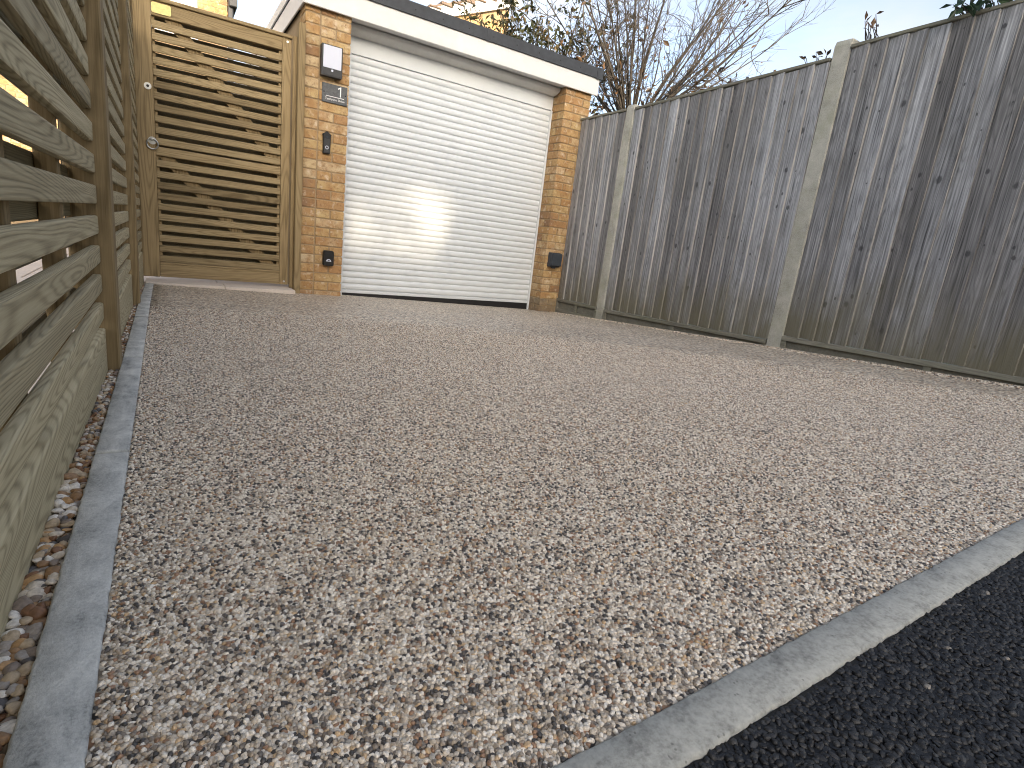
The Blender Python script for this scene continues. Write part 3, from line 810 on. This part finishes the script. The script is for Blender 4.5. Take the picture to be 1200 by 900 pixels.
t = tag(empty('key_safe', (1.166, FY, .352)), 'small black rounded box low on the left pier', 'key safe')
solid('body', M['black_plastic'], t, rr(0, 0, .088, .128, .016), -.040, 0, .006)
solid('cover', M['black_plastic'], t, rr(0, .026, .060, .036, .006), -.0425, -.0395, .001)
bmd = extrude_poly([(.021 * math.cos(R(a)), -.026 + .021 * math.sin(R(a))) for a in range(0, 181, 15)], 'y', -.0425, -.0405)
add('emblem', from_bm(bmd, 'emblem'), M['lamp_panel'], t)
add('emblem_gap', cbox('emblem_gap', .016, .001, .006), M['black_plastic'], t, (0, -.0432, -.018))
t = tag(empty('socket_box', (3.506, FY, .545)), 'dark grey weatherproof socket box low on the right pier', 'socket')
solid('body', M['grey_plastic'], t, rr(0, 0, .135, .150, .01), -.045, 0, .003)
solid('lid', M['grey_plastic'], t, [(-.064, -.062), (.064, -.062), (.066, .07), (-.066, .07)], -.080, -.0455, .008)
solid('cable_gland', M['grey_plastic'], t, [(-.02, -.090), (.02, -.090), (.026, -.0755), (-.026, -.0755)], -.035, -.01, .002)

# ------------------------------------------------------------------ right fence: concrete posts and feather-edge panels
XF = 3.642
BW, EXP = .122, .1045
def feather(name, L):
    # thick edge overlaps the thin edge of the neighbour
    pts = [(0.0, -BW / 2), (-.0175, -BW / 2), (-.0045, BW / 2), (0.0, BW / 2)]     # (x, y)
    bm = extrude_poly(pts, 'z', 0, L)
    for f in bm.faces:
        if f.normal.y < -.8: f.material_index = 1
    me = from_bm(bm, name); me.materials.append(M['grey_board']); me.materials.append(M['board_edge'])
    return me
NAIL = cyl_mesh('nail', .0028, 'x', -.0012, .0, 6)
FB = [feather('board', 1.80), feather('board', 1.795), feather('board', 1.803)]
def grey_panel(yf, yn, zf, zn, label):
    """feather-edge panel from its far end (yf) to its near end (yn); bottom heights zf, zn"""
    t = tag(empty('board_fence', (XF, yf, zf)), label, 'fence', 'weathered panels of the right fence')
    L = yf - yn; n = int(round(L / EXP)); e = L / n
    s = (zn - zf) / L
    for k in range(n):
        y = -(k + .5) * e
        add('board', random.choice(FB), M['grey_board'], t, (random.uniform(-.0015, .0015), y, -y * s + random.uniform(-.004, .004)),
            (random.uniform(-.0035, .0035), 0, R(-3.2) + random.uniform(-.035, .035)))
    def bar(name, z0, z1, x0, x1, mat):
        bm = bmesh.new(); vs = []
        for (y, dz) in ((0, 0), (-L, s * L)):
            for x in (x0, x1):
                for z in (z0, z1): vs.append(bm.verts.new((x, y, z + dz)))
        f = [(0, 1, 3, 2), (4, 6, 7, 5), (0, 2, 6, 4), (1, 5, 7, 3), (0, 4, 5, 1), (2, 3, 7, 6)]
        for q in f: bm.faces.new([vs[i] for i in q])
        bmesh.ops.recalc_face_normals(bm, faces=bm.faces[:])
        bmesh.ops.bevel(bm, geom=bm.edges[:], offset=.003, segments=1, affect='EDGES')
        return add(name, from_bm(bm, name), mat, t)
    bar('capping', 1.802, 1.822, -.022, .045, M['grey_rail'])
    bar('bottom_rail', -.034, -.002, -.020, .03, M['grey_rail'])
    if L < 1: bar('kick_rail', -.150, -.112, -.016, .003, M['grey_rail'])
    bar('arris_rail', .28, .36, .006, .05, M['grey_rail']); bar('arris_rail', .95, 1.03, .006, .05, M['grey_rail']); bar('arris_rail', 1.5, 1.58, .006, .05, M['grey_rail'])
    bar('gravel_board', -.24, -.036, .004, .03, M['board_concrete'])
    for fr_ in (.008, .5, .992):
        y = -L * fr_; z = -y * s
        part('cleat', M['grey_rail'], t, XF - .014, XF + .003, yf + y - .019, yf + y + .019, zf + z - .20, zf + z - .0345, .002)
    return t
grey_panel(4.915, 4.246, .147, .151, 'short grey weathered board panel beside the right brick pier')
grey_panel(4.125, 2.358, .146, .199, 'middle grey weathered board panel between the two concrete posts')
grey_panel(2.240, .46, .248, .306, 'large grey weathered board panel at the right edge of the picture')
# far side of panel 1: low rail at ground level
def cpost(y0, y1, z0, top, label):
    t = tag(empty('concrete_post', (3.68, (y0 + y1) / 2, z0)), label, 'fence post', 'concrete posts of the right fence')
    w = y1 - y0
    bm = bmesh.new()
    prof = [(-.052, 0 - .2), (-.052, top - z0 - .03), (-.040, top - z0), (.048, top - z0), (.048, -.2)]
    b2 = extrude_poly(prof, 'y', -w / 2, w / 2)
    bmesh.ops.bevel(b2, geom=b2.edges[:], offset=.005, segments=1, affect='EDGES')
    add('shaft', from_bm(b2, 'shaft'), M['post_concrete'], t)
    return t
cpost(4.145, 4.243, .01, 2.0, 'far concrete fence post near the brick pier')
cpost(2.243, 2.351, .14, 2.112, 'near tall concrete fence post rising above both panels')
cpost(.35, .455, .26, 2.19, 'concrete post at the road end of the right fence')

# ------------------------------------------------------------------ shrubs behind the fence
def leaf_into(bm, lay_, p, d, up_, size, tone, w=.42):
    d = d.normalized(); s = d.cross(up_)
    if s.length < 1e-3: s = d.orthogonal()
    s.normalize(); n = s.cross(d)
    a = bm.verts.new(p); b = bm.verts.new(p + d * size * .5 + s * size * w * .5 + n * size * .06)
    c = bm.verts.new(p + d * size - n * size * .08); e = bm.verts.new(p + d * size * .5 - s * size * w * .5 + n * size * .06)
    f1 = bm.faces.new((a, b, c)); f2 = bm.faces.new((a, c, e))
    for v in (a, b, c, e): v[lay_] = tone
def rv(s=1.0): return Vector((random.gauss(0, s), random.gauss(0, s), random.gauss(0, s)))
def branch_path(p, d, L, n, wander, lift=0.0):
    pts = [p.copy()]; d = d.normalized()
    for k in range(n):
        d = (d + rv(wander) + Vector((0, 0, lift))).normalized()
        pts.append(pts[-1] + d * (L / n))
    return pts
def shrub(name, base, label, spread, nstem, H, leaf_fn, leafmat, seed, lean=(0, 0, 0), twig_n=7, sub_n=5, stem_r=.02):
    random.seed(seed)
    t = tag(empty(name, base), label, 'shrub')
    bs, bt, bl = bmesh.new(), bmesh.new(), bmesh.new()
    lay_ = bl.verts.layers.float.new('tone')
    for k in range(nstem):
        a = random.uniform(0, 2 * math.pi); r = math.sqrt(random.random()) * 1.55 * spread
        d = Vector((math.cos(a) * r, math.sin(a) * r, 1.0)) + Vector(lean)
        L = H * random.uniform(.65, 1.1) * (1 - .12 * r)
        p0 = Vector((math.cos(a) * .10 * random.random(), math.sin(a) * .10 * random.random(), random.uniform(-.02, .05)))
        pts = branch_path(p0, d, L, 9, .055, .01)
        r0 = stem_r * random.uniform(.55, 1.15)
        tube_into(bs, pts, [r0 * (1 - .085 * i) for i in range(len(pts))], 6)
        for q in range(twig_n):
            i = random.randint(2, 8); pp_ = pts[i] + (pts[min(i + 1, 9)] - pts[i]) * random.random()
            dd = (pts[min(i + 1, 9)] - pts[i - 1]).normalized() + rv(.72)
            L2 = H * random.uniform(.12, .34)
            tp = branch_path(pp_, dd, L2, 6, .17, .06)
            r2 = r0 * .34 * random.uniform(.7, 1.1)
            tube_into(bt, tp, [r2 * (1 - .11 * j) for j in range(len(tp))], 4)
            for _ in range(sub_n):
                j = random.randint(1, 5); L3 = H * random.uniform(.03, .11)
                d3 = (tp[j + 1] - tp[j]).normalized() + rv(.5)
                t3 = branch_path(tp[j], d3, L3, 3, .16, .05)
                tube_into(bt, t3, [r2 * .5, r2 * .42, r2 * .34, r2 * .25], 3)
                leaf_fn(bl, lay_, t3, Vector(base))
    add('stems', from_bm(bs, 'stems', True), M['bark'], t); add('twigs', from_bm(bt, 'twigs', True), M['twig'], t)
    add('leaves', from_bm(bl, 'leaves'), leafmat, t)
    return t
def few_leaves(bl, lay_, t3, base):
    # old leaves hang on at the left side and low down
    w = base + t3[-1]
    pr = .05 + (.28 if w.x < 5.9 and w.y > 7.4 else 0) + (.45 if w.z < 3.15 else 0)
    if random.random() < pr:
        leaf_into(bl, lay_, t3[-1], rv(1) + Vector((0, 0, -.3)), rv(1), random.uniform(.06, .12), random.random(), .5)
def many_leaves(bl, lay_, t3, base):
    for _ in range(3):
        p = t3[random.randint(1, 3)]
        if random.random() < .8: leaf_into(bl, lay_, p, rv(1) + Vector((0, 0, .1)), rv(.6) + Vector((0, 0, 1)), random.uniform(.06, .115), random.random() ** 1.3, .42)
shrub('bare_shrub', (6.0, 6.85, 2.45), 'bare many-stemmed shrub fanning out above the right fence', .80, 40, 3.0, few_leaves, M['leaf_dry'], 11, (-.05, -.22, 0), 10, 7, .021)
shrub('evergreen_shrub', (4.75, 7.4, 2.0), 'olive-leaved evergreen shrub showing over the garage roof', .62, 26, 2.3, many_leaves, M['leaf_green'], 5, (-.10, 0, 0), 8, 7, .016)
# low tangle at the foot of the bare shrub
def ledge(name, base, label, n, rad, size, mat, seed, zs=1.0, root=(.03, -.25), cat='plant'):
    random.seed(seed)
    t = tag(empty(name, base), label, cat)
    bt, bl = bmesh.new(), bmesh.new(); lay_ = bl.verts.layers.float.new('tone')
    for k in range(n):
        a = Vector((random.gauss(0, rad[0]), random.gauss(0, rad[1]), abs(random.gauss(0, rad[2]))))
        p0 = Vector((root[0], a.y * .6, root[1])); pts = [p0, (p0 + a) / 2 + rv(.01), a]
        tube_into(bt, pts, [.0035, .0028, .0018], 4)
        leaf_into(bl, lay_, a, rv(1) + Vector((0, 0, zs)), rv(1), random.uniform(*size), random.random(), .55)
    add('stalks', from_bm(bt, 'stalks', True), M['twig'], t); add('leaves', from_bm(bl, 'leaves'), mat, t)
    return t
ledge('leafy_sprig', (3.605, 1.60, 2.10), 'dark green leafy sprig hanging over the top of the right-hand panel', 30, (.022, .085, .035), (.05, .085), M['leaf_bright'], 3, -.1, (.13, -.02))
ledge('dry_sprig', (3.66, 2.17, 2.145), 'brown curled leaves sticking up beside the near concrete post', 10, (.015, .045, .03), (.04, .065), M['leaf_dry'], 9, .9, (.07, -.08))
ledge('dry_sprig', (3.69, 2.50, 2.045), 'few brown leaves above the middle panel just left of the near concrete post', 7, (.015, .06, .03), (.035, .055), M['leaf_dry'], 10, .7, (.04, -.08))
ledge('dry_sprig', (3.70, 3.10, 2.02), 'thin line of brown leaves along the top of the middle panel', 12, (.015, .22, .015), (.035, .055), M['leaf_dry'], 12, .4, (.04, -.08))
random.seed(21)

# ------------------------------------------------------------------ houses behind
def brick_area(parent, x0, x1, z0, z1, yface, limit=300):
    off = Vector((0, 0, 0)); q = parent
    while q is not None: off += q.location; q = q.parent
    n = 0; c = 0; z = z0
    while z < z1 and n < limit:
        x = x0 - (.1125 if c % 2 else 0)
        while x < x1 and n < limit:
            a, b = max(x, x0), min(x + .215, x1)
            if b - a > .03:
                add('brick', brick_mesh(b - a, .1025), None, parent, Vector(((a + b) / 2, yface + .051, z + .0325)) - off); n += 1
            x += .225
        z += .075; c += 1
HA = 12.0
ha = tag(empty('house', (-1.5, HA, 0)), 'sunlit yellow brick house behind the side gate', 'house')
wa = part('wall', M['mortar'], ha, -5.0, 1.015, HA + .005, HA + 7, -.1, 5.2, 0)
brick_area(wa, -.35, 1.02, 3.55, 4.75, HA, 140)
brick_area(wa, -2.45, -1.15, 1.15, 2.55, HA, 160)
win = part('window', M['white_board'], ha, -.75, .565, HA - .03, HA + .02, 3.35, 4.6, .01)
part('pane', M['pane'], win, -.66, -.14, HA - .034, HA - .0305, 3.45, 3.86, .0); part('pane', M['pane'], win, -.05, .48, HA - .034, HA - .0305, 3.45, 3.86, .0)
part('downpipe', M['trim_dark'], ha, 1.024, 1.105, HA - .08, HA + .05, -.1, 5.1, .02, 2)
part('verge', M['trim_dark'], ha, 1.03, 1.16, HA - .16, HA + 7, 4.05, 4.30, .01)
bmr = extrude_poly([(-5.3, 5.15), (1.3, 5.15), (1.3, 5.3), (-2.0, 7.4), (-5.3, 5.3)], 'y', -.25, 7.2)
ro = add('roof', from_bm(bmr, 'roof'), M['tile'], ha, (1.5, 0, 0))
backing = tag(empty('gap_backing', (.0, 8.3, 0)), 'added near-black shed in the passage behind the side gate', 'backing')  # added near-black boards that keep the gate's gaps dark
for k in range(14):
    part('board', M['dark_wood'], backing, -.98 + k * .136, -.846 + k * .136, 8.3 + .004 * (k % 2), 8.325 + .004 * (k % 2), .06, 1.96, .003)
part('side', M['dark_wood'], backing, -.98, -.95, 8.33, 10.3, .06, 1.96, .003)
part('side', M['dark_wood'], backing, .89, .92, 8.33, 10.3, .06, 1.96, .003)
part('roof', M['roof_felt'], backing, -1.03, .925, 8.22, 10.4, 1.962, 2.0, .004)
HB = 14.0
hb_ = tag(empty('house', (9.0, HB, 0)), 'brick gable house with white bargeboard beyond the garage roof', 'house')
wb = part('wall', M['mortar'], hb_, 5.75, 7.62, HB + .005, HB + 8, -.1, 5.60, 0)
gb = extrude_poly([(5.75 - 9.0, 5.601), (7.62 - 9.0, 5.601), (7.62 - 9.0, 6.52), (5.75 - 9.0, 5.73)], 'y', .006, 8.0)
add('gable', from_bm(gb, 'gable'), M['mortar'], hb_)
brick_area(wb, 6.0, 7.62, 5.28, 6.05, HB, 110)
sl = (6.68 - 5.909) / (7.41 - 5.569)
def verge(z0, z1, y0, y1, mat, name, step=None):
    xa, xb = 5.40, 7.85
    p = [(xa, 5.84 + z0), (xb, 5.84 + z0 + (xb - xa) * sl), (xb, 5.84 + z1 + (xb - xa) * sl), (xa, 5.84 + z1)]
    return add(name, from_bm(extrude_poly([(q[0] - 9.0, q[1]) for q in p], 'y', y0, y1), name), mat, hb_)
verge(-.27, -.005, -.10, -.05, M['white_board'], 'bargeboard')
verge(-.27, -.245, -.049, .004, M['white_board'], 'verge_soffit')
verge(.0, .03, -.12, 8.0, M['tile'], 'roof')
for k in range(8):
    x = 5.42 + k * .29; z = 5.84 + (x - 5.40) * sl
    part('roof_tile', M['tile'], hb_, x, x + .30, HB - .15, HB + .3, z + .031, z + .062 + .03 * (k % 2), .006)
part('aerial', M['steel'], hb_, 5.78, 5.80, HB + .6, HB + .62, 5.5, 7.6, 0)

# ------------------------------------------------------------------ houses across the road, which shade the driveway from the low sun
def far_house(x, label):
    t = tag(empty('house', (x, -15, 0)), label, 'house', 'houses across the road')
    part('wall', M['mortar'], t, x - 7, x + 7, -19, -15, -.1, 5.0, 0)
    bmr = extrude_poly([(-4.35, 4.95), (.35, 4.95), (.35, 5.05), (-2, 7.85), (-4.35, 5.05)], 'x', -7.0, 7.0)
    add('roof', from_bm(bmr, 'roof'), M['tile'], t)
    for wx in (-4.5, 0, 4.5):
        for wz in (.9, 3.2):
            w = part('window', M['white_board'], t, x + wx - .8, x + wx + .8, -14.998, -14.94, wz, wz + 1.2, .01)
            part('pane', M['pane'], w, x + wx - .7, x + wx + .7, -14.939, -14.935, wz + .1, wz + 1.1, 0)
far_house(-10.55, 'brick house across the road to the left, behind the viewer')
far_house(5.02, 'brick house across the road to the right, behind the viewer')
def sun_gap(p):
    # crown opened along the sun's path to shape the patch on the door
    return ((p.x - .2126 * p.y - .12) / .58) ** 2 + ((p.z + .236 * p.y - 7.0) / .42) ** 2 < 1 and random.random() < .86
def sun_break_tree(x, y, seed):  # added out of view; its crown cuts the low sun down to a patch
    random.seed(seed)
    t = tag(empty('tree', (x, y, 0)), 'tree added unseen in the house gap to break up the low sun', 'tree')
    bs, bl = bmesh.new(), bmesh.new(); lay_ = bl.verts.layers.float.new('tone')
    tube_into(bs, [Vector((0, 0, -.1)), Vector((.05, 0, 3)), Vector((-.05, .05, 6)), Vector((0, 0, 11.0))], [.17, .13, .09, .03], 8)
    for k in range(44):
        z = random.uniform(2.5, 10.6); a = random.uniform(0, 6.28); r = 1.7 * (1 - .30 * abs(z - 6) / 5)
        tip = Vector((math.cos(a) * r, math.sin(a) * r, z + .5))
        pts = [Vector((0, 0, z)), tip * .5 + Vector((0, 0, z * .5 + .1)), tip]
        tube_into(bs, pts, [.035, .025, .01], 5)
        for _ in range(150):
            p = pts[0].lerp(tip, random.uniform(.2, 1.08)) + rv(.26)
            if sun_gap(p): continue
            leaf_into(bl, lay_, p, rv(1), rv(1), random.uniform(.14, .26), random.random(), .6)
    for _ in range(6000):
        p = Vector((random.gauss(0, .75), random.gauss(0, .6), random.uniform(5.0, 10.6)))
        if sun_gap(p): continue
        leaf_into(bl, lay_, p, rv(1), rv(1), random.uniform(.14, .26), random.random(), .6)
    add('trunk', from_bm(bs, 'trunk', True), M['bark'], t); add('crown', from_bm(bl, 'crown'), M['leaf_green'], t)
part('sun_block', M['mortar'], [o for o in C.objects if o.name.startswith('house') and o.location.x < -10][0], -3.549, -1.981, -19.5, -16.2, -.1, 5.35, 0)  # added block in the house gap; keeps low sun off the driveway
sun_break_tree(-3.95, -21.5, 4)

# ------------------------------------------------------------------ small fallen leaves on the driveway
random.seed(33)
for x, y, lab in ((2.21, 3.67, 'small dark fallen leaf on the driveway before the right half of the roller door'),
                  (1.16, 3.89, 'small dark fallen leaf on the driveway before the left end of the roller door'),
                  (1.09, 2.33, 'small dark fallen leaf farther out from the roller door towards the middle of the driveway'),
                  (2.41, 2.88, 'small dark fallen leaf on the driveway nearest the far concrete post')):
    bl = bmesh.new(); lay_ = bl.verts.layers.float.new('tone')
    a = random.uniform(0, 6.28)
    leaf_into(bl, lay_, Vector((0, 0, .003)), Vector((math.cos(a), math.sin(a), .12)), Vector((0, 0, 1)), random.uniform(.026, .04), random.random() * .3, .55)
    o = add('fallen_leaf', from_bm(bl, 'fallen_leaf'), M['leaf_dry'], None, (x, y, gz(x, y) + .003))
    tag(o, lab, 'leaf', 'fallen leaves on the driveway')
